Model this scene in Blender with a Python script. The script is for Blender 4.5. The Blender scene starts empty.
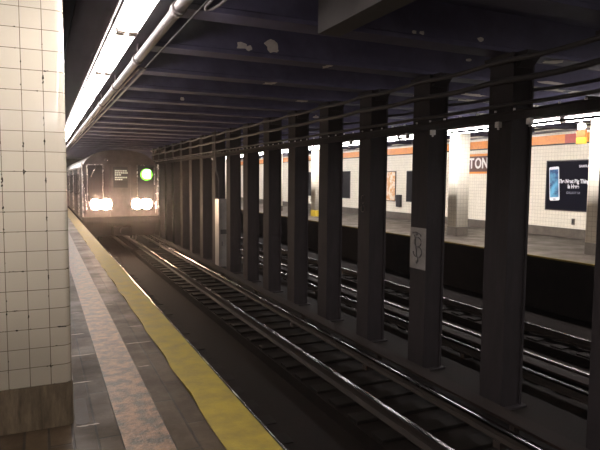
import bpy, bmesh, math, random
from mathutils import Vector, Matrix
random.seed(7)
SC = bpy.context.scene
COL = SC.collection

# ---------------------------------------------------------------- camera
F_PX = 560.0
yaw, pit, roll = math.radians(24.7), math.radians(4.56), math.radians(0.45)
fw = Vector((math.sin(yaw)*math.cos(pit), math.cos(yaw)*math.cos(pit), -math.sin(pit)))
rt = Vector((math.cos(yaw), -math.sin(yaw), 0)); up = rt.cross(fw)
r2 = rt*math.cos(roll)+up*math.sin(roll); u2 = -rt*math.sin(roll)+up*math.cos(roll)
cd = bpy.data.cameras.new('camera'); cam = bpy.data.objects.new('camera', cd); COL.objects.link(cam)
cd.sensor_width = 36; cd.lens = F_PX/600*36; cd.clip_end = 300; cd.clip_start = .05
m = Matrix((r2, u2, -fw)).transposed().to_4x4(); m.translation = (0, 0, 1.6)
cam.matrix_world = m; SC.camera = cam

# ---------------------------------------------------------------- world, exposure
w = bpy.data.worlds.new('world'); SC.world = w; w.use_nodes = True
w.node_tree.nodes['Background'].inputs[0].default_value = (.55, .5, .75, 1)
w.node_tree.nodes['Background'].inputs[1].default_value = 0.012
wv = w.node_tree.nodes.new('ShaderNodeVolumeScatter')      # thin tunnel haze filling the whole place
wv.inputs['Color'].default_value = (.9, .82, .80, 1); wv.inputs['Density'].default_value = .0016; wv.inputs['Anisotropy'].default_value = .93
w.node_tree.links.new(wv.outputs[0], w.node_tree.nodes['World Output'].inputs['Volume'])
vs = SC.view_settings; vs.view_transform = 'Standard'; vs.look = 'None'; vs.gamma = 1; vs.exposure = 0.0
TUBE = 37.0      # radiance of the fluorescent tubes
FAR = 78.0       # same tubes over the opposite platform, radiance raised to brighten its wall and pillars
HEAD = 230.0     # radiance of the train headlights

# ---------------------------------------------------------------- materials
def s2l(c): return tuple(((x/255+.055)/1.055)**2.4 if x/255 > .04045 else x/255/12.92 for x in c)
def newmat(n):
    M = bpy.data.materials.new(n); M.use_nodes = True
    return M, M.node_tree, M.node_tree.nodes['Principled BSDF']
def nd(t, k, **kw):
    n = t.nodes.new(k)
    for a, b in kw.items(): setattr(n, a, b)
    return n
def mathn(t, op, a, b=None):
    n = nd(t, 'ShaderNodeMath', operation=op)
    for i, v in enumerate((a, b)):
        if v is None: continue
        if isinstance(v, (int, float)): n.inputs[i].default_value = v
        else: t.links.new(v, n.inputs[i])
    return n.outputs[0]
def mixc(t, f, a, b):
    n = nd(t, 'ShaderNodeMix', data_type='RGBA')
    for s, v in ((0, f), (6, a), (7, b)):
        if isinstance(v, (int, float)): n.inputs[s].default_value = v
        elif isinstance(v, tuple): n.inputs[s].default_value = (*v, 1)
        else: t.links.new(v, n.inputs[s])
    return n.outputs[2]
def noise(t, vec, scale, detail=4, rough=.6, stretch=None):
    if stretch:
        mp = nd(t, 'ShaderNodeMapping'); mp.inputs[3].default_value = stretch
        t.links.new(vec, mp.inputs[0]); vec = mp.outputs[0]
    n = nd(t, 'ShaderNodeTexNoise'); n.inputs['Scale'].default_value = scale
    n.inputs['Detail'].default_value = detail; n.inputs['Roughness'].default_value = rough
    t.links.new(vec, n.inputs['Vector']); return n.outputs[0]
def ramp(t, f, lo, hi):
    n = nd(t, 'ShaderNodeMapRange'); n.inputs[1].default_value = lo; n.inputs[2].default_value = hi
    t.links.new(f, n.inputs[0]); return n.outputs[0]
def bump(t, b, h, s, d=.01):
    n = nd(t, 'ShaderNodeBump'); n.inputs['Strength'].default_value = s; n.inputs['Distance'].default_value = d
    t.links.new(h, n.inputs['Height']); t.links.new(n.outputs[0], b.inputs['Normal'])
def grime(name, c1, c2, scale=3, rough=.6, metal=0, stretch=None, bmp=.3, rvar=.15, lo=.35, hi=.7, spec=.5):
    """two-tone noisy dirt, colours in linear albedo"""
    M, t, b = newmat(name); tc = nd(t, 'ShaderNodeTexCoord').outputs['Object']
    n = noise(t, tc, scale, 6, .65, stretch)
    t.links.new(mixc(t, ramp(t, n, lo, hi), c1, c2), b.inputs['Base Color'])
    r = nd(t, 'ShaderNodeMapRange'); r.inputs[3].default_value = max(.02, rough-rvar); r.inputs[4].default_value = min(1, rough+rvar)
    t.links.new(n, r.inputs[0]); t.links.new(r.outputs[0], b.inputs['Roughness'])
    b.inputs['Metallic'].default_value = metal
    b.inputs['Specular IOR Level'].default_value = spec
    if bmp: bump(t, b, noise(t, tc, scale*6, 3), bmp, .004)
    return M
def plain(name, c, rough=.5, metal=0, emit=0):
    M, t, b = newmat(name); b.inputs['Base Color'].default_value = (*c, 1)
    b.inputs['Roughness'].default_value = rough; b.inputs['Metallic'].default_value = metal
    if emit: b.inputs['Emission Color'].default_value = (*c, 1); b.inputs['Emission Strength'].default_value = emit
    return M
def tile(name, ca, cb, grout, w, h, uo, vo, rough=.18, mortar=.0022, chips=True):
    M, t, b = newmat(name); tc = nd(t, 'ShaderNodeTexCoord').outputs['Object']
    sp = nd(t, 'ShaderNodeSeparateXYZ'); t.links.new(tc, sp.inputs[0])
    sn = nd(t, 'ShaderNodeSeparateXYZ'); t.links.new(nd(t, 'ShaderNodeNewGeometry').outputs['Normal'], sn.inputs[0])
    isx = mathn(t, 'GREATER_THAN', mathn(t, 'ABSOLUTE', sn.outputs[0]), .7072)
    u = nd(t, 'ShaderNodeMix'); t.links.new(isx, u.inputs[0]); t.links.new(sp.outputs[0], u.inputs[2]); t.links.new(sp.outputs[1], u.inputs[3])
    cv = nd(t, 'ShaderNodeCombineXYZ')
    t.links.new(mathn(t, 'ADD', u.outputs[0], 100*w-uo), cv.inputs[0]); t.links.new(mathn(t, 'ADD', sp.outputs[2], 100*h-vo), cv.inputs[1])
    br = nd(t, 'ShaderNodeTexBrick'); br.offset = 0; br.squash = 1
    t.links.new(cv.outputs[0], br.inputs['Vector'])
    br.inputs['Color1'].default_value = (*ca, 1); br.inputs['Color2'].default_value = (*cb, 1); br.inputs['Mortar'].default_value = (*grout, 1)
    br.inputs['Scale'].default_value = 1; br.inputs['Mortar Size'].default_value = mortar; br.inputs['Mortar Smooth'].default_value = .3
    br.inputs['Brick Width'].default_value = w; br.inputs['Row Height'].default_value = h; br.inputs['Bias'].default_value = 0
    col = br.outputs['Color']
    col = mixc(t, mathn(t, 'MULTIPLY', ramp(t, noise(t, tc, 2.2, 5), .45, .8), .35), col, tuple(x*.72 for x in ca))
    if chips:
        b2 = nd(t, 'ShaderNodeTexBrick'); b2.offset = 0; t.links.new(cv.outputs[0], b2.inputs['Vector'])
        b2.inputs['Scale'].default_value = 1; b2.inputs['Mortar Size'].default_value = .008; b2.inputs['Mortar Smooth'].default_value = .6
        b2.inputs['Brick Width'].default_value = w; b2.inputs['Row Height'].default_value = h
        ch = ramp(t, mathn(t, 'ADD', noise(t, tc, 17, 3, .7), mathn(t, 'MULTIPLY', b2.outputs['Fac'], .14)), .75, .77)
        col = mixc(t, ch, col, (.03, .025, .02))
    t.links.new(col, b.inputs['Base Color'])
    b.inputs['Roughness'].default_value = rough
    bump(t, b, mathn(t, 'SUBTRACT', 1, br.outputs['Fac']), .5, .002)
    return M

M = {}
M['tile'] = tile('glazed cream tile', (.59, .53, .44), (.545, .49, .405), (.12, .09, .06), .1205, .1233, .0205, .284)
M['wtile'] = tile('wall tile', (.80, .74, .62), (.76, .70, .58), (.42, .36, .29), .109, .109, 0, .2, chips=False, mortar=.0035, rough=.5)
M['base'] = grime('stained terrazzo base', (.018, .012, .0065), (.08, .058, .036), 3.5, .55, spec=.25, stretch=(5, 5, 1))
M['wtile'].node_tree.nodes['Principled BSDF'].inputs['Specular IOR Level'].default_value = .2
M['basefar'] = grime('grey stone base', (.07, .056, .045), (.12, .10, .08), 5, .5)
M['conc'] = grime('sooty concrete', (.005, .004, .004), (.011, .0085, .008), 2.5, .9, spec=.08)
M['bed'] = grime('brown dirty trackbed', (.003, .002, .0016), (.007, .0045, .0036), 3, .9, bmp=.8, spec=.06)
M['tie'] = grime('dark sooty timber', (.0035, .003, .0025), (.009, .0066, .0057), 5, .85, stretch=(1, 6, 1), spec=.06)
M['steelcol'] = grime('dark painted steel', (.0118, .0097, .0105), (.0195, .016, .0172), 4, .8, spec=.08, stretch=(3, 3, .6), bmp=.15)
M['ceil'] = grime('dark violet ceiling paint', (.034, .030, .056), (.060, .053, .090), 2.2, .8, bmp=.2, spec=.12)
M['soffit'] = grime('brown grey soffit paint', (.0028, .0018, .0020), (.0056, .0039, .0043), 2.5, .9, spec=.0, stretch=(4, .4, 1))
M['boxed'] = grime('lighter grey beam paint', (.032, .028, .028), (.052, .046, .046), 3, .7, spec=.15)
M['peel'] = grime('bare plaster under peeled paint', (.30, .26, .23), (.42, .36, .31), 9, .9)
M['cable'] = grime('dusty black cable', (.011, .009, .010), (.020, .017, .0185), 8, .7, spec=.2)
M['pipe'] = grime('galvanised pipe', (.018, .0125, .0125), (.04, .029, .029), 6, .6, .1, stretch=(1, .3, 1), bmp=.05)
M['fixt'] = grime('worn fixture enamel', (.12, .10, .10), (.22, .185, .19), 6, .5)
M['railside'] = grime('rusty rail side', (.008, .0055, .0045), (.018, .012, .0095), 9, .75, spec=.2)
M['railtop'] = grime('polished rail head', (.10, .09, .09), (.18, .165, .165), 6, .26, 1, stretch=(1, .2, 1), bmp=0, rvar=.08)
M['board'] = grime('brown cover board', (.005, .003, .0025), (.012, .0072, .006), 3, .8, spec=.06, stretch=(4, .5, 4))
M['cab'] = grime('grey enamelled cabinet', (.10, .09, .085), (.16, .145, .135), 4, .5)
M['cabdark'] = plain('cabinet shadow gap', (.015, .014, .014), .7)
M['yel'] = grime('worn yellow edge paint', (.075, .054, .009), (.145, .105, .012), 5, .6, spec=.15, lo=.3, hi=.62, bmp=.25)
M['yelflat'] = grime('yellow painted pillar base', (.55, .40, .03), (.7, .5, .05), 5, .4)
M['orange'] = grime('orange mosaic tile', (.66, .19, .008), (.80, .27, .014), 12, .35, bmp=0)
M['redt'] = grime('red mosaic tile', (.42, .05, .03), (.55, .09, .05), 12, .35, bmp=0)
M['brown'] = grime('brown mosaic tablet', (.07, .022, .016), (.12, .04, .026), 10, .5, bmp=0)
M['white'] = plain('white mosaic letters', (.75, .7, .66), .4)
M['navy'] = plain('navy poster paper', (.0035, .0035, .010), .8)
M['navy'].node_tree.nodes['Principled BSDF'].inputs['Specular IOR Level'].default_value = .1
M['phonebody'] = plain('white phone body', (.75, .78, .82), .3)
M['ink'] = plain('white poster print', (.7, .7, .74), .5)
M['inkgrey'] = plain('grey poster print', (.25, .25, .3), .5)
M['frame'] = plain('dark steel frame', (.06, .055, .055), .4, .6)
M['darkpost'] = grime('dark framed poster paper', (.008, .008, .010), (.022, .021, .022), 7, .7, spec=.1, bmp=0)
M['map'] = grime('orange and white map', (.65, .33, .12), (.8, .68, .55), 5, .5, bmp=0, lo=.45, hi=.55)
M['train'] = grime('brushed stainless train skin', (.06, .048, .047), (.10, .082, .08), 3, .45, .75, bmp=.03)
M['trainbright'] = grime('polished stainless trim', (.6, .56, .56), (.72, .68, .68), 6, .25, .9, bmp=0)
M['trainroof'] = grime('grey train roof', (.03, .026, .027), (.05, .045, .045), 3, .5)
M['under'] = grime('sooty undercarriage', (.006, .005, .005), (.012, .010, .010), 3, .8, spec=.1)
M['glass'] = plain('dark train glass', (.03, .028, .032), .08)
M['rubber'] = plain('black rubber gasket', (.02, .02, .02), .6)
M['tubefar'] = plain('lit bright fluorescent tube', (1, .95, .93), .5, 0, FAR)
M['tube'] = plain('lit fluorescent tube', (1, .94, .90), .5, 0, TUBE)
M['head'] = plain('lit headlight lens', (1, .68, .46), .3, 0, HEAD)
M['green'] = plain('lit green bullet', (.22, .95, .05), .4, 0, 1.3)
M['bulletletter'] = plain('lit white letter', (.95, 1, .75), .4, 0, 6)
M['route'] = plain('lit route curtain print', (.55, .6, .52), .5, 0, .45)
M['signor'] = plain('lit orange sign face', (.20, .045, .002), .6, 0, .3)
M['signye'] = plain('lit yellow sign face', (.30, .175, .003), .6, 0, .5)
M['box'] = plain('pale grey junction box', (.35, .32, .32), .5)
M['graf'] = grime('grey painted patch', (.075, .067, .064), (.12, .107, .103), 10, .6)
M['grafink'] = plain('black marker', (.015, .013, .015), .5)

# poster phone screen: blue wallpaper printed on the poster
PM, t, b = newmat('blue printed phone screen'); tc = nd(t, 'ShaderNodeTexCoord').outputs['Object']
t.links.new(mixc(t, ramp(t, noise(t, tc, 4, 3), .35, .65), (.01, .06, .2), (.12, .45, .7)), b.inputs['Base Color'])
b.inputs['Roughness'].default_value = .6; M['screen'] = PM

# platform slabs
def slabs(name, dark, light, worn, w, h, xo, gl=.32):
    Q, t, b = newmat(name); tc = nd(t, 'ShaderNodeTexCoord').outputs['Object']
    sp = nd(t, 'ShaderNodeSeparateXYZ'); t.links.new(tc, sp.inputs[0])
    cv = nd(t, 'ShaderNodeCombineXYZ'); t.links.new(mathn(t, 'ADD', sp.outputs[1], 50.05), cv.inputs[0]); t.links.new(mathn(t, 'ADD', sp.outputs[0], 100*h-xo), cv.inputs[1])
    br = nd(t, 'ShaderNodeTexBrick'); br.offset = .45; t.links.new(cv.outputs[0], br.inputs['Vector'])
    br.inputs['Color1'].default_value = (*dark, 1); br.inputs['Color2'].default_value = (*light, 1); br.inputs['Mortar'].default_value = (.012, .01, .008, 1)
    br.inputs['Scale'].default_value = 1; br.inputs['Mortar Size'].default_value = .008; br.inputs['Mortar Smooth'].default_value = .2
    br.inputs['Brick Width'].default_value = w; br.inputs['Row Height'].default_value = h
    n = noise(t, tc, 5, 7, .7); n2 = noise(t, tc, 1.6, 5, .6)
    c = mixc(t, mathn(t, 'MULTIPLY', ramp(t, n, .5, .75), .5), br.outputs['Color'], worn)
    c = mixc(t, mathn(t, 'MULTIPLY', ramp(t, n2, .45, .7), .5), c, tuple(x*.4 for x in dark))
    t.links.new(c, b.inputs['Base Color'])
    r = nd(t, 'ShaderNodeMapRange'); r.inputs[1].default_value = .3; r.inputs[2].default_value = .7; r.inputs[3].default_value = gl-.08; r.inputs[4].default_value = gl+.22
    t.links.new(n2, r.inputs[0]); t.links.new(r.outputs[0], b.inputs['Roughness'])
    hh = mathn(t, 'SUBTRACT', mathn(t, 'MULTIPLY', n, .4), br.outputs['Fac']); bump(t, b, hh, .6, .008)
    return Q
M['slab'] = slabs('grey brown slate slabs', (.015, .0095, .0052), (.029, .019, .0108), (.075, .052, .036), .80, .1378, .411, .48)
M['slab'].node_tree.nodes['Principled BSDF'].inputs['Specular IOR Level'].default_value = .08
M['slabfar'] = slabs('far platform slabs', (.038, .027, .019), (.048, .036, .026), (.07, .05, .036), .9, .45, 0, .4)
M['tan'] = grime('worn tan terrazzo strip', (.013, .0075, .004), (.105, .058, .031), 9, .5, lo=.42, hi=.6, bmp=1, spec=.2)

# ---------------------------------------------------------------- mesh helpers
def box(bm, x0, x1, y0, y1, z0, z1, bev=0):
    vs_ = [bm.verts.new((x, y, z)) for z in (z0, z1) for x, y in ((x0, y0), (x1, y0), (x1, y1), (x0, y1))]
    fs = [(3, 2, 1, 0), (4, 5, 6, 7), (0, 1, 5, 4), (1, 2, 6, 5), (2, 3, 7, 6), (3, 0, 4, 7)]
    F_ = [bm.faces.new([vs_[i] for i in q]) for q in fs]
    if bev:
        ed = list({e for f in F_ for e in f.edges})
        bmesh.ops.bevel(bm, geom=ed, offset=bev, segments=2, affect='EDGES', profile=.6)
    return F_
def prism_y(bm, prof, y0, y1, cap=True):
    """prof: list of (x,z) counter-clockwise seen from -Y"""
    a = [bm.verts.new((x, y0, z)) for x, z in prof]; c = [bm.verts.new((x, y1, z)) for x, z in prof]
    n = len(prof)
    for i in range(n):
        j = (i+1) % n; bm.faces.new((a[i], c[i], c[j], a[j]))
    if cap: bm.faces.new(a); bm.faces.new(c[::-1])
def prism_z(bm, prof, z0, z1):
    a = [bm.verts.new((x, y, z0)) for x, y in prof]; c = [bm.verts.new((x, y, z1)) for x, y in prof]
    n = len(prof)
    for i in range(n):
        j = (i+1) % n; bm.faces.new((a[i], a[j], c[j], c[i]))
    bm.faces.new(a[::-1]); bm.faces.new(c)
def prism_x(bm, prof, x0, x1):
    a = [bm.verts.new((x0, y, z)) for y, z in prof]; c = [bm.verts.new((x1, y, z)) for y, z in prof]
    n = len(prof)
    for i in range(n):
        j = (i+1) % n; bm.faces.new((a[i], a[j], c[j], c[i]))
    bm.faces.new(a[::-1]); bm.faces.new(c)
def tube(bm, pts, r, seg=10):
    pts = [Vector(p) for p in pts]; rings = []
    for i, p in enumerate(pts):
        d = (pts[min(i+1, len(pts)-1)]-pts[max(i-1, 0)]).normalized()
        a = d.cross(Vector((0, 0, 1)))
        if a.length < .05: a = d.cross(Vector((1, 0, 0)))
        a.normalize(); c = a.cross(d)
        rings.append([bm.verts.new(p+(a*math.cos(q)+c*math.sin(q))*r) for q in (2*math.pi*k/seg for k in range(seg))])
    for A, B in zip(rings, rings[1:]):
        for k in range(seg):
            f = bm.faces.new((A[k], A[(k+1) % seg], B[(k+1) % seg], B[k])); f.smooth = True
    bm.faces.new(rings[0][::-1]); bm.faces.new(rings[-1])
def rr(x0, x1, y0, y1, r, n=5):
    P_ = []
    for cx, cy, a0 in ((x1-r, y0+r, -90), (x1-r, y1-r, 0), (x0+r, y1-r, 90), (x0+r, y0+r, 180)):
        for i in range(n+1):
            a = math.radians(a0+90*i/n); P_.append((cx+r*math.cos(a), cy+r*math.sin(a)))
    return P_
def obj(name, bm, mat, parent=None, origin=None):
    me = bpy.data.meshes.new(name)
    if origin is not None: bmesh.ops.translate(bm, verts=bm.verts, vec=-Vector(origin))
    bmesh.ops.recalc_face_normals(bm, faces=bm.faces)
    bm.to_mesh(me); bm.free()
    me.materials.append(M[mat] if isinstance(mat, str) else mat)
    o = bpy.data.objects.new(name, me); COL.objects.link(o)
    if origin is not None: o.location = origin
    if parent is not None: o.parent = parent
    return o
def BX(name, mat, dims, parent=None, bev=0, origin=None):
    bm = bmesh.new(); box(bm, *dims, bev=bev); return obj(name, bm, mat, parent, origin)
def struct(o): o['kind'] = 'structure'; return o
def tag(o, label, cat, group=None, kind=None):
    o['label'] = label; o['category'] = cat
    if group: o['group'] = group
    if kind: o['kind'] = kind
    return o
def empty(name, loc): o = bpy.data.objects.new(name, None); COL.objects.link(o); o.location = loc; o.empty_display_size = .1; return o
def copy_tree(o, parent=None):
    c = o.copy(); COL.objects.link(c); c.parent = parent
    for ch in list(o.children): copy_tree(ch, c)
    return c
def text(s, size, mat, loc, rot, parent, name='lettering', depth=.004, sx=1.0, bold=.0, align='CENTER'):
    cu = bpy.data.curves.new(name, 'FONT'); cu.body = s; cu.size = size; cu.extrude = depth; cu.offset = bold
    cu.align_x = align; cu.align_y = 'CENTER'
    tmp = bpy.data.objects.new('tmp', cu); COL.objects.link(tmp)
    dg = bpy.context.evaluated_depsgraph_get(); me = bpy.data.meshes.new_from_object(tmp.evaluated_get(dg))
    bpy.data.objects.remove(tmp); me.materials.clear(); me.materials.append(M[mat])
    o = bpy.data.objects.new(name, me); COL.objects.link(o)
    o.location = loc; o.rotation_euler = rot; o.scale = (sx, 1, 1); o.parent = parent
    return o
ORD = ['first', 'second', 'third', 'fourth', 'fifth', 'sixth', 'seventh', 'eighth', 'ninth', 'tenth', 'eleventh', 'twelfth',
       'thirteenth', 'fourteenth', 'fifteenth', 'sixteenth', 'seventeenth', 'eighteenth', 'nineteenth', 'twentieth']

# ---------------------------------------------------------------- setting
YN, YF = -14.0, 62.0        # tunnel extent
XW = 13.9                  # far platform wall
PX0, PX1 = 1.26, 9.76      # platform edges
BED = -1.22
struct(BX('floor', 'slab', (-3.2, .411, YN, YF, -.22, 0)))
struct(BX('trim_1', 'tan', (.411, .687, YN, YF, -.22, .001)))
struct(BX('floor', 'slab', (.687, .962, YN, YF, -.22, 0)))
# yellow strip with an irregular inner border of worn paint
bm = bmesh.new(); n = 240; top = []
for i in range(n+1):
    y = YN+(YF-YN)*i/n; xi = .962+.012*math.sin(y*5.1)+random.uniform(-.008, .01)
    top.append((bm.verts.new((xi, y, .004)), bm.verts.new((PX0, y, .004)), bm.verts.new((PX0, y, -.22)), bm.verts.new((xi, y, -.22))))
for A, B in zip(top, top[1:]):
    for k in range(4): bm.faces.new((A[k], A[(k+1) % 4], B[(k+1) % 4], B[k]))
bm.faces.new(top[0]); bm.faces.new(top[-1][::-1])
struct(obj('trim_2', bm, 'yel'))
struct(BX('trim_3', 'conc', (PX0, PX0+.012, YN, YF, -.06, -.004)))
struct(BX('wall_platform_left', 'conc', (.95, 1.1, YN, YF, BED, -.22)))
struct(BX('floor', 'slabfar', (PX1+.05, XW, YN, YF, -.22, 0)))
struct(BX('trim_4', 'yel', (PX1, PX1+.05, YN, YF, -.035, .002)))
struct(BX('wall_platform_right', 'conc', (PX1+.012, PX1+.05, YN, YF, -.22, -.035)))
struct(BX('wall_platform_right', 'conc', (PX1+.25, PX1+.4, YN, YF, BED, -.22)))
# worn pale mortar in some slab joints, and the sunk hatch patch by the pillar base
M['mortar'] = grime('pale worn mortar', (.07, .055, .045), (.17, .135, .11), 30, .7)
M['hatch'] = grime('darker hatch fill', (.012, .008, .006), (.024, .016, .011), 8, .6, spec=.15)
bm = bmesh.new()
for x0, x1, y in ((.15, .33, 4.62), (.16, .40, 5.35), (.08, .36, 6.1), (.70, .80, 4.82), (.70, .95, 5.55), (.81, .95, 6.2), (.16, .30, 3.78), (.69, .78, 7.4), (.1, .38, 7.1), (.7, .95, 8.9)):
    n_ = 7; a = []; c = []
    for i in range(n_+1):
        x = x0+(x1-x0)*i/n_; hw = random.uniform(.004, .013)*(1 if 0 < i < n_ else .2); yy = y+random.uniform(-.004, .004)
        a.append(bm.verts.new((x, yy-hw, .0012))); c.append(bm.verts.new((x, yy+hw, .0012)))
    for i in range(n_): bm.faces.new((a[i], a[i+1], c[i+1], c[i]))
struct(obj('trim_9', bm, 'mortar'))
bm = bmesh.new(); prism_z(bm, rr(.16, .245, 3.80, 4.28, .04), -.01, .0015)
struct(obj('trim_10', bm, 'hatch'))
# trackbed with centre troughs and the raised curb the columns stand on
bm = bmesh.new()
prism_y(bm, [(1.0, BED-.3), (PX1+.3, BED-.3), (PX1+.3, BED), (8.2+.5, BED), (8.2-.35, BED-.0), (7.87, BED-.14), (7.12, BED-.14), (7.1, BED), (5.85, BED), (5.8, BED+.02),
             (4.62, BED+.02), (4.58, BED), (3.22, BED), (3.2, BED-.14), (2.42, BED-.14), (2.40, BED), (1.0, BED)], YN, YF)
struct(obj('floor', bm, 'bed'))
struct(BX('wall_left', 'wtile', (-3.35, -3.2, YN, YF, 0, 3.6)))
struct(BX('wall_right', 'wtile', (XW, XW+.15, YN, YF, 0, 3.6)))
struct(BX('baseboard_right', 'basefar', (XW-.03, XW, YN, YF, 0, .27)))
struct(BX('trim_5', 'orange', (XW-.012, XW, YN, YF, 2.74, 3.0)))
struct(BX('trim_6', 'cabdark', (XW-.02, XW, YN, YF, 2.70, 2.738)))
struct(BX('wall_back', 'conc', (-3.35, XW+.15, YN-.15, YN, BED-.3, 3.7)))
struct(BX('wall_front', 'conc', (-3.35, XW+.15, YF, YF+.15, BED-.3, 3.7)))
struct(BX('ceiling', 'ceil', (-3.35, XW+.15, YN, YF, 3.56, 3.7)))
# soffit over the near platform edge, above the lights
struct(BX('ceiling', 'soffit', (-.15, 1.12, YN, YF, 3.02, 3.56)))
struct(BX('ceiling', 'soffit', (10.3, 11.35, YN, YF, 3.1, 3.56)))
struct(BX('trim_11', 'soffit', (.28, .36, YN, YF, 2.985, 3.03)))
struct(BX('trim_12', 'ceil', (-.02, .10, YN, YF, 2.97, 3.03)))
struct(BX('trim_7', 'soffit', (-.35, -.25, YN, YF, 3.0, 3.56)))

# ---------------------------------------------------------------- transverse ceiling beams
PIT = 1.56; C0 = 5.22
def beam_bm():
    bm = bmesh.new(); zt = 3.56; zb = 3.12
    prof = [(-.13, zb), (.17, zb), (.17, zb+.05), (.10, zb+.09), (.10, zt), (-.12, zt), (-.12, zb+.06), (-.13, zb+.045)]
    prism_x(bm, prof, 1.12, XW); return bm
beams = []
proto = None
for k in range(-3, 26):
    y = C0+PIT*k
    if proto is None:
        proto = obj('ceiling_beam', beam_bm(), 'ceil'); o = proto
    else: o = proto.copy(); COL.objects.link(o)
    o.location = (0, y, 0); beams.append(o)
    if k < 0: lab = 'dark violet ceiling beam overhead, %s one this side of the nearest full-height column' % ORD[-k-1]
    elif k < 20: lab = 'dark violet ceiling beam resting on the row of steel columns, %s one from the camera' % ORD[k]
    else: lab = 'dark ceiling beam lost in the gloom beyond the train'
    tag(o, lab, 'beam', 'ceiling beams across the tracks'); BM = o
def bmk(k): return beams[k+3]
# longitudinal boxed beam over the track
bm = bmesh.new(); box(bm, 2.44, 2.68, -3.9, 4.93, 3.0, 3.56, bev=.008)
tag(obj('boxed_beam', bm, 'boxed'), 'lighter grey boxed beam ending in a square corner at the top of the photo', 'beam')
# peeled patches on beams (web face looks towards the camera)
def patch(k, x, z, w, h, seed):
    rnd = random.Random(seed); bm = bmesh.new(); n = 11
    y = -.12; pts = []
    for i in range(n):
        a = 2*math.pi*i/n; q = rnd.uniform(.55, 1.1); pts.append((x+math.cos(a)*w/2*q, z+math.sin(a)*h/2*q))
    a = [bm.verts.new((px, y-.003, pz)) for px, pz in pts]; c = [bm.verts.new((px, y+.001, pz)) for px, pz in pts]
    for i in range(n): bm.faces.new((a[i], a[(i+1) % n], c[(i+1) % n], c[i]))
    bm.faces.new(a); bm.faces.new(c[::-1])
    o = obj('peeled_patch', bm, 'peel', bmk(k)); o['label'] = 'bare tan patch where the paint has peeled'
for i, a in enumerate([(1, 2.26, 3.235, .19, .10), (1, 2.36, 3.22, .10, .09), (1, 2.65, 3.27, .20, .16), (1, 2.71, 3.22, .08, .05), (3, 3.69, 3.40, .10, .05), (3, 4.12, 3.42, .12, .06),
                       (5, 6.36, 3.2, .2, .12), (4, 2.6, 3.2, .09, .12), (7, 4.16, 3.3, .12, .1), (1, 5.79, 3.4, .14, .05), (1, 7.48, 3.19, .9, .06),
                       (2, 9.2, 3.45, .8, .05), (2, 7.3, 3.2, .7, .05), (3, 8.6, 3.46, .6, .05), (0, 3.78, 3.2, .07, .05), (0, 3.68, 3.2, .07, .05), (0, 4.6, 3.22, .1, .07), (2, 6.3, 3.3, .5, .05)]):
    patch(*a, seed=i+3)

PATCHES = ((1, 7.6, .9), (1, 8.3, .5), (2, 8.9, 1.1), (2, 7.4, .9), (3, 9.2, 1.0), (3, 7.9, .5), (2, 6.3, .5), (0, 5.9, .4), (4, 9.9, .9), (1, 3.5, .14), (2, 3.3, .25), (3, 4.6, .3))
def patch_under(k, x, w, seed):
    rnd = random.Random(seed); bm = bmesh.new(); n = 14; pts = []
    for i in range(n):
        a = 2*math.pi*i/n; q = rnd.uniform(.45, 1.1); pts.append((x+math.cos(a)*w/2*q, .02+math.sin(a)*.13*q))
    prism_z(bm, pts, 3.117, 3.121)
    o = obj('peeled_patch', bm, 'peel', bmk(k)); o['label'] = 'bare tan patch where the paint has peeled'
for i, a in enumerate(PATCHES): patch_under(*a, seed=i+40)

# ---------------------------------------------------------------- steel columns between the tracks
def column_parts(root):
    bm = bmesh.new(); z0, z1 = BED+.02, 3.12
    # I-section with flanges facing the tracks, boxed in by a set-back plate
    box(bm, 0, .035, 0, .38, z0, z1, bev=.004); box(bm, .30, .335, 0, .38, z0, z1, bev=.004); box(bm, .03, .305, .02, .36, z0, z1)
    obj('shaft', bm, 'steelcol', root)
    bm = bmesh.new(); box(bm, -.05, .385, -.05, .43, z0, z0+.025, bev=.004)
    obj('base_plate', bm, 'steelcol', root)
    bm = bmesh.new()
    prism_x(bm, [(-.16, z1), (-.16, z1-.03), (-.01, z1-.17), (.39, z1-.17), (.54, z1-.03), (.54, z1)], .05, .285)
    obj('bracket', bm, 'steelcol', root)
root0 = empty('steel_column', (5.05, C0-.19-PIT*1, 0)); column_parts(root0)
columns = []
for k in range(-1, 16):
    r = root0 if k == -1 else copy_tree(root0)
    r.location = (5.05, C0-.19+PIT*k, 0); columns.append(r)
    lab = {-1: 'dark painted steel column cut off by the right edge of the photo',
           0: 'widest dark steel column, standing left of the phone poster',
           1: 'dark steel column carrying the grey patch with black graffiti'}.get(k)
    if lab is None: lab = 'dark steel column between the tracks, %s one left of the graffiti-patched column' % ORD[k-2]
    tag(r, lab, 'column', 'steel columns between the tracks')
# graffiti patch on column k=1
pr = columns[2]
gb = BX('graffiti_patch', 'graf', (-.006, .001, .0, .375, .30, .915), pr); gb['label'] = 'light grey painted patch with black scribble'
bm = bmesh.new()
def sq(pts): tube(bm, [(-.009, y, z) for y, z in pts], .007, 6)
sq([(.30-.25*t/20+.04*math.sin(t*.9), .84-.02*math.sin(t*1.1)-.05*t/20) for t in range(0, 15)])
sq([(.19+.085*math.cos(a/3), .70+.07*math.sin(a/3)) for a in range(0, 20)])
sq([(.19+.10*math.cos(a/3+1), .55+.08*math.sin(a/3+1)) for a in range(0, 17)])
sq([(.27-.1*t/8, .80-.42*t/8+.03*math.sin(t)) for t in range(0, 9)])
sq([(.2+.02*math.cos(a), .40+.02*math.sin(a)) for a in range(0, 7)])
obj('scribble', bm, 'grafink', gb)
gb = BX('paint_patch', 'steelcol', (-.004, .001, .0, .37, .915, 1.83), pr)
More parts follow.
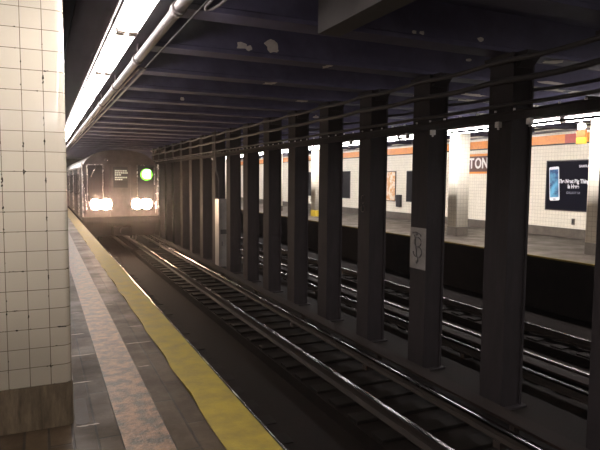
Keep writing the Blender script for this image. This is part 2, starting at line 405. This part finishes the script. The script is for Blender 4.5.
# faint graffiti on column k=2 
bm = bmesh.new()
tube(bm, [(-.004, .22+.06*math.cos(a/2), 1.28+.07*math.sin(a/2)) for a in range(0, 11)], .005, 6)
tube(bm, [(-.004, .22+.06*math.cos(a/2+2), 1.12+.06*math.sin(a/2+2)) for a in range(0, 11)], .005, 6)
obj('scribble', bm, 'base', columns[3])

# longitudinal girder fixed to the columns, with bolts
Y0g, Y1g = -3.5, 29.0
g = empty('column_girder', (4.99, 5, 2.32)); tag(g, 'dark steel channel girder bolted along the row of columns', 'girder')
bm = bmesh.new(); prism_y(bm, [(0, 0), (.055, 0), (.055, .11), (0, .11), (0, .10), (.04, .095), (.04, .015), (0, .01)], Y0g-5, Y1g-5); obj('channel', bm, 'steelcol', g)
bm = bmesh.new(); tube(bm, [(0, 0, 0), (0, 0, .028)], .014, 8); bolt = obj('bolt', bm, 'box', g)
bolt.location = (.02, -1.3, .108)
for i in range(1, 78):
    c = bolt.copy(); COL.objects.link(c); c.parent = g; c.location = (.02+random.uniform(-.01, .01), -1.3+i*.312, .108)
# small pale junction boxes under the girder
jb = None
for i, y in enumerate((4.72, 5.20, 6.45, 7.05, 8.75)):
    if jb is None:
        jb = BX('junction_box', 'box', (-.03, .03, -.03, .03, -.07, 0), bev=.008); o = jb
        bm = bmesh.new(); tube(bm, [(0, 0, -.07), (0, 0, -.095)], .012, 8); obj('stub', bm, 'box', jb)
    else: o = copy_tree(jb)
    o.location = (5.01, y, 2.32)
    tag(o, 'small pale junction box hanging under the column girder, %s one from the right' % ORD[i], 'junction box', 'junction boxes under the girder')
# cables above the girder
def cable(x, z, r, lab, sag=.03, seg=8, mat='cable', y0=-3.5, y1=29.0, name='cable'):
    bm = bmesh.new(); pts = []; y = y0
    while y <= y1:
        ph = ((y-C0) % PIT)/PIT; pts.append((x, y, z-sag*4*ph*(1-ph))); y += PIT/6
    tube(bm, pts, r, seg); return tag(obj(name, bm, mat), lab, 'cable')
cable(4.99, 3.03, .03, 'thick dark cable, highest of those strung along the columns')
cable(4.99, 2.80, .035, 'thick dark cable, middle one strung along the columns')
cable(5.02, 2.51, .022, 'dark cable lying on top of the column girder', .01)
cable(5.42, 2.72, .02, 'thin cable along the far side of the steel columns')
for i, (x, z) in enumerate(((8.2, 2.95), (9.0, 2.9), (9.6, 2.86))):
    cable(x, z, .03, 'dark conduit hung over the far track, %s from the columns' % ORD[i], .01, mat='cable')

# ---------------------------------------------------------------- tiled pillars
def pillar(x0, x1, y0, y1, label, top, bmat='base', bz=.284, tmat='tile'):
    r = empty('tiled_pillar', (x0, y0, 0)); tag(r, label, 'pillar', 'tiled platform pillars')
    bm = bmesh.new(); prism_z(bm, rr(x0, x1, y0, y1, .05, 8), bz, top)
    for f in bm.faces: f.smooth = abs(f.normal.z) < .5
    # keep world based tile grid: origin stays at world zero
    o = obj('tile_cladding', bm, tmat); o.parent = r; o.matrix_parent_inverse = Matrix.Translation((-x0, -y0, 0))
    bm = bmesh.new(); prism_z(bm, rr(x0-.006, x1+.006, y0-.006, y1+.006, .052, 8), 0, bz)
    o = obj('base', bm, bmat); o.parent = r; o.matrix_parent_inverse = Matrix.Translation((-x0, -y0, 0))
    return r
pillar(-.335, .145, 3.84, 4.32, 'large cream tiled pillar filling the left edge of the photo', 3.56)
far_lab = ['bright tiled pillar at the right edge, overlapping the phone poster', 'bright tiled pillar left of the brown TON station sign',
           'narrow sliver of tiled pillar seen left of the graffiti column', 'bright tiled pillar with a yellow painted base',
           'distant bright tiled pillar, first beyond the yellow-based one', 'distant bright tiled pillar, second beyond the yellow-based one',
           'distant bright tiled pillar, third beyond the yellow-based one', 'distant bright tiled pillar, fourth beyond the yellow-based one']
for i, lab in enumerate(far_lab):
    y1 = 8.68+4.70*i
    pillar(11.0, 11.44, y1-.44, y1, lab, 3.1, 'yelflat' if i == 3 else 'basefar', .27, 'wtile')

# ---------------------------------------------------------------- fluorescent fixtures
FP = 2.03
def make_fixture(tm='tube'):
    r = empty('fluorescent_fixture', (0, 0, 0))
    L = FP/2-.03
    bm = bmesh.new(); box(bm, -.085, .085, -L, L, .05, .10, bev=.006)
    obj('housing', bm, 'fixt', r)
    for s in (-1, 1):
        bm = bmesh.new(); tube(bm, [(s*.05, -L+.05, 0), (s*.05, L-.05, 0)], .052, 12); obj('tube', bm, tm, r)
        for e in (-1, 1):
            bm = bmesh.new(); box(bm, s*.05-.035, s*.05+.035, e*(L-.02)-.028, e*(L-.02)+.028, -.062, .055, bev=.004); obj('socket', bm, 'fixt', r)
    bm = bmesh.new()
    for y in (-.6, .6): tube(bm, [(0, y, .09), (0, y, .2)], .012, 6)
    obj('hanger', bm, 'fixt', r)
    return r
fx0 = make_fixture()
yj = 5.1      # joint between fixtures
n = 0
for i in range(-9, 16):
    r = fx0 if i == -9 else copy_tree(fx0)
    r.location = (.695, yj+FP*(i+.5), 2.90)
    if i < -1: lab = 'twin tube fluorescent light over the near platform edge, behind the camera'
    else: lab = 'glaring twin tube fluorescent light over the near platform, %s one counting away from the camera' % ORD[i+1]
    tag(r, lab, 'light', 'lights over the near platform')
for i in range(8):  # extra row added out of view to brighten the near pillar's front face
    r = copy_tree(fx0); r.location = (-1.9, -12.3+FP*i, 3.38)
    tag(r, 'added unseen twin tube light over the near platform, left of the camera, brightening the pillar front', 'light', 'lights over the near platform')
fx1 = make_fixture('tubefar')
for i in range(-8, 17):
    r = fx1 if i == -8 else copy_tree(fx1); r.location = (10.28, 8.72+FP*(i+.5), 2.95)
    if i == -1: lab = 'twin tube light above the yellow sign, beside the right-hand tiled pillar'
    elif i < -1: lab = 'twin tube light over the far platform, outside the right edge of the photo'
    else: lab = 'twin tube light over the far platform, %s one left of the yellow sign' % ORD[i]
    tag(r, lab, 'light', 'lights over the far platform')

# pipe and conduits beside the near lights
p = empty('ceiling_pipe', (.95, 0, 2.86)); tag(p, 'thick galvanised pipe running along the near lights', 'pipe')
bm = bmesh.new(); tube(bm, [(0, y, 0) for y in (-13.8, 2, 8, 14, 20, 30)], .044, 14); obj('pipe_run', bm, 'pipe', p)
cp = None
for i in range(14):
    if cp is None:
        bm = bmesh.new(); tube(bm, [(0, -.05, 0), (0, .05, 0)], .056, 14); tube(bm, [(0, 0, .03), (0, 0, .17)], .008, 6); cp = obj('coupling', bm, 'pipe', p); o = cp
    else: o = cp.copy(); COL.objects.link(o); o.parent = p
    o.location = (0, 2.3+i*1.95, 0)
bm = bmesh.new()
def hook(x, y, z, dx, L):
    q = [(x, y+L, z)]+[(x, y+.1, z)]
    q += [(x+dx/2-dx/2*math.cos(a), y+.1-abs(dx)*.6*math.sin(a), z) for a in [math.pi*j/8 for j in range(1, 8)]]
    return q+[(x+dx, y+.1, z), (x+dx, y+L, z)]
tube(bm, hook(1.02, 6.5, 2.84, .075, 20), .011, 8); o = obj('conduit', bm, 'pipe')
tag(o, 'pair of thin conduits ending in a tight bend beside the thick pipe', 'conduit')
bm = bmesh.new(); tube(bm, [(1.28, 4.4, 3.04), (1.28, 4.70, 3.04), (1.30, 4.78, 3.04), (1.345, 4.74, 3.04), (1.37, 4.6, 3.04), (1.38, 4.2, 3.04), (1.38, 1, 3.04), (1.38, -3.5, 3.04)], .014, 8)
tag(obj('conduit', bm, 'pipe'), 'thin shiny bent conduit at the top centre-left, under the nearest beams', 'conduit')
bm = bmesh.new(); tube(bm, [(1.2, y, 2.98) for y in (-3.5, 5, 30)], .008, 8)
tag(obj('conduit', bm, 'steelcol'), 'thin dark straight conduit right of the thick ceiling pipe', 'conduit')
bm = bmesh.new(); tube(bm, [(.575, y, 2.955) for y in (-3.5, 5, 28)], .010, 8)
tag(obj('conduit', bm, 'fixt'), 'thin conduit hugging the left side of the near lights', 'conduit')

# ---------------------------------------------------------------- rails and ties
def rail(x, zt, lab, y0=YN+.1, y1=YF-2):
    r = empty('running_rail', (x, 0, zt)); tag(r, lab, 'rail')
    bm = bmesh.new(); prism_y(bm, [(-.07, -.15), (.07, -.15), (.07, -.14), (.012, -.115), (.012, -.045), (.036, -.035), (.036, -.004), (-.036, -.004), (-.036, -.035), (-.012, -.045), (-.012, -.115), (-.07, -.14)], y0, y1)
    obj('rail_body', bm, 'railside', r)
    bm = bmesh.new(); prism_y(bm, [(-.034, -.004), (.034, -.004), (.034, -.0015), (.022, .002), (-.022, .002), (-.034, -.0015)], y0, y1); obj('rail_head', bm, 'railtop', r)
rail(2.09, -1.05, 'steel running rail right beneath the yellow platform edge')
rail(3.575, -1.02, 'steel running rail in the middle of the near track, farther from the platform')
rail(6.77, -1.02, 'steel running rail of the far track, on the column side')
rail(8.2, -1.02, 'steel running rail of the far track, below the opposite platform')
def third(x, zr, side, lab):
    r = empty('third_rail', (x, 0, zr)); tag(r, lab, 'rail')
    bm = bmesh.new(); prism_y(bm, [(-.06, -.13), (.06, -.13), (.06, -.12), (.02, -.1), (.02, -.045), (.035, -.03), (.035, -.002), (-.035, -.002), (-.035, -.03), (-.02, -.045), (-.02, -.1), (-.06, -.12)], YN+.1, YF-2); obj('rail_body', bm, 'railside', r)
    bm = bmesh.new(); prism_y(bm, [(-.042, -.03), (.042, -.03), (.042, -.006), (.03, .003), (-.03, .003), (-.042, -.006)], YN+.1, YF-2); obj('rail_head', bm, 'railtop', r)
    bm = bmesh.new(); a, b_ = sorted((side*.075, side*.30)); box(bm, a, b_, YN+.1, YF-2, .03, .062, bev=.004); obj('cover_board', bm, 'board', r)
    br = None
    for i in range(13):
        y = 1.6+i*2.6
        if br is None:
            bm = bmesh.new(); a, b_ = sorted((side*.12, side*.2)); box(bm, a, b_, -.03, .03, -.2, .03); box(bm, -.08, .08, -.05, .05, -.2, -.13); br = obj('bracket', bm, 'railside', r); o = br
        else: o = br.copy(); COL.objects.link(o); o.parent = r
        o.location = (0, y, 0)
third(4.25, -.93, 1, 'third rail with cover board beside the row of columns, near track')
third(6.05, -.98, 1, 'third rail with brown cover board on the far track')
TP = .52
def ties(x0, x1, ztop, y0, nn, lab, grp):      # blocks bedded in the trackbed
    base = None
    for i in range(nn):
        if base is None:
            bm = bmesh.new(); box(bm, 0, x1-x0, -.12, .12, BED, ztop, bev=.012); base = obj('wooden_tie', bm, 'tie'); o = base
        else: o = base.copy(); COL.objects.link(o)
        o.location = (x0+random.uniform(-.02, .02), y0+i*TP, random.uniform(-.016, -.002)); tag(o, lab, 'railway tie', grp)
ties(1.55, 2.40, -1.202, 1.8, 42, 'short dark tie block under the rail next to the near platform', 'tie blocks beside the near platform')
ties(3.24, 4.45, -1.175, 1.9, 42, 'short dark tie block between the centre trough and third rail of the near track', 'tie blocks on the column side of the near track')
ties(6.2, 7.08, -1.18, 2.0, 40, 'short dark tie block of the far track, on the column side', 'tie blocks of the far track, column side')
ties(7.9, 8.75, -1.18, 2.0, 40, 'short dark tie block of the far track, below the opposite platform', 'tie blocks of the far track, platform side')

# ---------------------------------------------------------------- equipment cabinet between columns
r = empty('equipment_cabinet', (4.93, 16.72, BED+.02)); tag(r, 'tall pale grey metal cabinet standing between the distant columns', 'cabinet')
H = 2.2
bm = bmesh.new(); box(bm, 0, .45, 0, .42, .1, H, bev=.01); obj('body', bm, 'cab', r)
BX('door', 'cab', (.04, .44, -.015, 0, 1.28, H-.04), r, .004)
d = BX('door', 'cab', (.04, .44, -.015, 0, .14, 1.1), r, .004)
BX('vent_gap', 'cabdark', (.05, .43, -.006, .001, 1.12, 1.26), r)
BX('handle', 'frame', (.08, .11, -.03, -.01, .75, .9), d)
BX('plinth', 'cabdark', (.03, .42, .03, .4, 0, .1), r)
for i, (x, y, z1, lab) in enumerate(((4.90, 16.9, 3.1, 'thin light conduit rising from the top of the grey cabinet'),)):
    bm = bmesh.new(); tube(bm, [(x+.08, y, BED+.02+H), (x+.08, y, 1.6), (x, y, 1.9), (x-.04, y-.05, 2.45), (x-.04, y-.05, z1)], .02, 8); tag(obj('conduit', bm, 'pipe'), lab, 'conduit')

# ---------------------------------------------------------------- far wall: sign, posters, pipes
RX = (math.pi/2, 0, -math.pi/2)     # lettering on the wall facing -X
sg = empty('station_sign', (XW, 15.9, 2.2)); tag(sg, 'brown mosaic station name sign reading FULTON with orange borders', 'sign')
BX('tablet', 'brown', (-.02, .0, -1.12, .95, -.25, .29), sg)
BX('border', 'orange', (-.024, .0, -1.12, .95, .29, .37), sg); BX('border', 'orange', (-.024, .0, -1.12, .95, -.32, -.25), sg)
for i, ch in enumerate('FULTON'):
    text(ch, .50, 'white', (-.024, .72-.33*i, .025), RX, sg, 'letter', .004, .80, .012)
po = empty('phone_poster', (XW, 11.55, 1.5)); tag(po, 'navy advertising poster with a white phone and blue screen on the tiled wall', 'poster')
BX('sheet', 'navy', (-.018, 0, -.82, .78, -.70, .72), po)
fr = bmesh.new()
for dms in ((-.03, 0, -.85, .81, .72, .75), (-.03, 0, -.85, .81, -.73, -.70), (-.03, 0, -.85, -.82, -.73, .75), (-.03, 0, .78, .81, -.73, .75)): box(fr, *dms)
obj('frame', fr, 'frame', po)
bm = bmesh.new(); prism_x(bm, rr(-.175, .175, -.50, .50, .05), -.028, -.018); ph = obj('phone_picture', bm, 'phonebody', po); ph.location = (0, .50, .06); ph.rotation_euler = (math.radians(-4), 0, 0)
bm = bmesh.new(); box(bm, -.032, -.028, -.15, .15, -.40, .42); obj('screen', bm, 'screen', ph)
bm = bmesh.new(); box(bm, -.032, -.028, -.04, .04, -.475, -.445); obj('home_button', bm, 'inkgrey', ph)
text('SAMSUNG', .10, 'ink', (-.02, -.55, .56), RX, po, 'lettering', .002, 1, .002)
text('The Next Big Thing', .155, 'ink', (-.02, -.16, .13), RX, po, 'lettering', .002, .82, .006)
text('Is Here', .155, 'ink', (-.02, -.16, -.02), RX, po, 'lettering', .002, .82, .006)
text('GALAXY S4', .10, 'inkgrey', (-.02, -.16, -.20), RX, po, 'lettering', .002, .9, .001)
def poster(y0, y1, z0, z1, mat, lab, cat='poster'):
    o = empty('wall_poster', (XW, y0, z0)); tag(o, lab, cat)
    BX('sheet', mat, (-.02, 0, 0, y1-y0, 0, z1-z0), o)
    f = bmesh.new(); a, b_ = y1-y0, z1-z0
    for dms in ((-.03, 0, -.03, a+.03, b_, b_+.03), (-.03, 0, -.03, a+.03, -.03, 0), (-.03, 0, -.03, 0, 0, b_), (-.03, 0, a, a+.03, 0, b_)): box(f, *dms)
    obj('frame', f, 'frame', o)
poster(17.9, 19.5, .77, 2.0, 'darkpost', 'dark framed poster half hidden by the graffiti-patched column')
poster(20.35, 21.6, .75, 2.0, 'map', 'orange and white map poster seen left of the graffiti column')
poster(24.3, 25.4, .75, 2.05, 'darkpost', 'dark framed poster on the wall beside the sliver pillar')
poster(28.6, 29.6, .75, 2.05, 'darkpost', 'distant dark framed poster right of the yellow-based pillar')
b_ = BX('wall_box', 'cabdark', (XW-.12, XW, 19.86, 20.14, .50, 1.02), bev=.01); tag(b_, 'small dark box on the wall below the map poster', 'box')
bm = bmesh.new(); box(bm, -.01, 0, -.07, .03, 0, .012)
b_ = empty('wall_outlet', (XW, 13.03, 1.17-.9)); b_.location = (XW, 11.35, .47); tag(b_, 'small grey outlet plate under the phone poster', 'outlet'); bm.free()
BX('plate', 'basefar', (-.02, 0, -.05, .05, -.09, .09), b_, .004); BX('socket', 'cabdark', (-.024, -.018, -.025, .025, -.05, .05), b_)
struct(BX('trim_8', 'redt', (XW-.016, XW-.01, 11.35, 11.75, 2.74, 3.0)))
for i, (z, rad, mt) in enumerate(((3.10, .035, 'fixt'), (3.2, .03, 'pipe'), (3.32, .05, 'steelcol'))):
    bm = bmesh.new(); tube(bm, [(XW-.08-.03*i, y, z) for y in (YN+.2, 20, 45)], rad, 8)
    tag(obj('wall_conduit', bm, mt), 'grey conduit above the orange tile band, %s from the bottom' % ORD[i], 'conduit')
# hanging sign by the right-hand pillar
h = empty('hanging_sign', (10.5, 8.47, 2.42)); tag(h, 'small lit orange and yellow sign hanging below a round white fitting', 'sign')
BX('sign_face', 'signor', (-.03, .03, -.11, .11, .14, .29), h, .006); BX('sign_face', 'signye', (-.03, .03, -.11, .11, 0, .14), h, .006)
bm = bmesh.new(); tube(bm, [(-.05, 0, .37), (.05, 0, .37)], .075, 20); rb = obj('round_fitting', bm, 'white', h)
bm = bmesh.new(); tube(bm, [(-.056, 0, .37), (-.05, 0, .37)], .015, 10); obj('hub', bm, 'frame', rb)
bm = bmesh.new(); tube(bm, [(0, 0, .28), (0, 0, .69)], .012, 8); obj('hanger', bm, 'fixt', h)

# ---------------------------------------------------------------- the train
T = empty('subway_train', (2.83, 23.0, -1.02)); tag(T, 'stainless steel subway train arriving with bright headlights and a green route bullet', 'train')
W2 = 1.46
def body_prof(inset=0, top=3.74):
    W = W2-inset; pr = [(-W, 1.0), (W, 1.0), (W+.0, 2.9)]
    for a in range(1, 10):
        q = math.radians(a*9); pr.append((W*math.cos(q)**.75, 2.9+(top-2.9)*math.sin(q)**1.15))
    pr.append((0, top))
    for a in range(9, 0, -1):
        q = math.radians(a*9); pr.append((-W*math.cos(q)**.75, 2.9+(top-2.9)*math.sin(q)**1.15))
    pr.append((-W, 2.9)); return pr
LEN = 18.3
bm = bmesh.new(); prism_y(bm, body_prof(), 0.03, LEN); obj('car_body', bm, 'train', T)
bm = bmesh.new(); prism_y(bm, [(x*1.003, z+.012) for x, z in body_prof() if z > 3.2], .1, LEN-.05); obj('roof', bm, 'trainroof', T)
bm = bmesh.new(); prism_y(bm, [(-1.3, .35), (1.3, .35), (1.42, 1.0), (-1.42, 1.0)], .35, LEN-.3); obj('undercarriage', bm, 'under', T)
bm = bmesh.new(); box(bm, -.35, .35, -.25, .4, .45, .75, bev=.03); tube(bm, [(0, -.25, .6), (0, -.5, .6)], .12, 12); obj('coupler', bm, 'under', T)
# anticlimber and corner posts
bm = bmesh.new(); box(bm, -W2, W2, -.06, .1, .92, 1.14, bev=.02)
for z in (.98, 1.03, 1.08): box(bm, -W2+.05, W2-.05, -.08, -.05, z-.012, z+.012)
obj('anticlimber', bm, 'under', T)
for s in (-1, 1):
    bm = bmesh.new(); box(bm, s*(W2-.035)-.03, s*(W2-.035)+.03, -.03, .06, 1.14, 3.22, bev=.015); obj('corner_post', bm, 'trainbright', T)
def window(x0, x1, z0, z1, name='window', depth=.02, fm='trainbright'):
    f = bmesh.new(); t_ = .035
    for dms in ((x0, x1, z1-t_, z1), (x0, x1, z0, z0+t_), (x0, x0+t_, z0, z1), (x1-t_, x1, z0, z1)): box(f, dms[0], dms[1], -.02, .04, dms[2], dms[3], bev=.006)
    o = obj(name, f, fm, T)
    BX('pane', 'glass', (x0+t_, x1-t_, .0, .034, z0+t_, z1-t_), o)
    return o
wl = window(-1.27, -.66, 1.72, 3.18)
bm = bmesh.new(); tube(bm, [(-.90, -.03, 3.14), (-1.12, -.03, 2.70)], .012, 6); obj('wiper', bm, 'trainbright', wl)
wr = window(.60, 1.30, 1.72, 3.18)
# centre end door
dr = BX('end_door', 'train', (-.40, .34, -.012, .04, 1.0, 3.16), T, .006)
f = bmesh.new()
for dms in ((-.44, -.40, 1.0, 3.2), (.34, .38, 1.0, 3.2), (-.44, .38, 3.16, 3.2)): box(f, dms[0], dms[1], -.03, .04, dms[2], dms[3])
obj('door_frame', f, 'train', T)
BX('door_glass', 'glass', (-.3, .24, -.02, 0, 2.28, 3.08), dr)
rs = BX('route_sign', 'rubber', (-.27, .24, -.026, -.012, 2.56, 3.02), T)
rnd = random.Random(2)
for row, z in enumerate((2.94, 2.86, 2.78, 2.68, 2.60)):
    x = -.24
    while x < (.20 if row in (0, 1, 3) else .0):
        ww = rnd.uniform(.03, .08); BX('route_print', 'route', (x, x+ww, -.03, -.026, z-.028, z+.022), rs); x += ww+.018
# route bullet
bm = bmesh.new(); c_ = (.97, 2.80); tube(bm, [(c_[0], -.035, c_[1]), (c_[0], .0, c_[1])], .235, 32); bl = obj('route_bullet', bm, 'green', wr)
text('G', .44, 'bulletletter', (c_[0], -.04, c_[1]), (math.pi/2, 0, 0), bl, 'letter', .004, 1, .024)
# headlights
for s, xx in ((-1, -.77), (1, .77)):
    bm = bmesh.new(); box(bm, xx-.39, xx+.39, -.035, .05, 1.40, 1.86, bev=.03); hb = obj('headlight_housing', bm, 'trainbright', T)
    for dx in (-.19, .19):
        bm = bmesh.new(); tube(bm, [(xx+dx, -.07, 1.63), (xx+dx, -.02, 1.63)], .20, 24); obj('headlight', bm, 'head', hb)
# roof marker and handrails
for s in (-1, 1):
    bm = bmesh.new(); tube(bm, [(s*1.3, -.06, 1.25), (s*1.3, -.1, 1.4), (s*1.3, -.1, 1.62), (s*1.3, -.06, 1.7)][:2]+[(s*1.36, -.08, 2.2), (s*1.36, -.05, 2.3)], .012, 6); obj('handrail', bm, 'trainbright', T)
bm = bmesh.new(); box(bm, -.6, -.5, -.05, .05, 3.33, 3.38, bev=.01); obj('roof_vent', bm, 'trainbright', T)
# gutter
for s in (-1, 1):
    bm = bmesh.new(); box(bm, s*(W2+.015)-.02, s*(W2+.015)+.02, .05, LEN, 3.0, 3.05); obj('gutter', bm, 'trainbright', T)
# side doors and windows on both sides
dd = {}
for s in (-1, 1):
    for i in range(4):
        y = 1.9+i*4.5
        d = BX('side_door', 'trainbright', (s*W2-.012 if s < 0 else s*W2-.01, s*W2+.012, y-.66, y+.66, 1.1, 3.0), T, .004)
        for q in (-.33, .33): BX('door_pane', 'glass', (s*W2-.016, s*W2+.016, y+q-.2, y+q+.2, 1.95, 2.8), d)
        if i < 3:
            for q in (1.45, 2.9):
                wdw = BX('side_window', 'rubber', (s*W2-.01, s*W2+.01, y+q-.55, y+q+.55, 1.9, 2.85), T, .003)
                BX('pane', 'glass', (s*W2-.014, s*W2+.014, y+q-.5, y+q+.5, 1.95, 2.8), wdw)
for y in (2.6, 15.5):
    bm = bmesh.new(); box(bm, -1.1, 1.1, y-1.1, y+1.1, .28, .6, bev=.03)
    for yy in (y-.8, y+.8):
        for s in (-1, 1): tube(bm, [(s*.72-.06, yy, .43), (s*.72+.06, yy, .43)], .42, 20)
    obj('truck', bm, 'under', T)
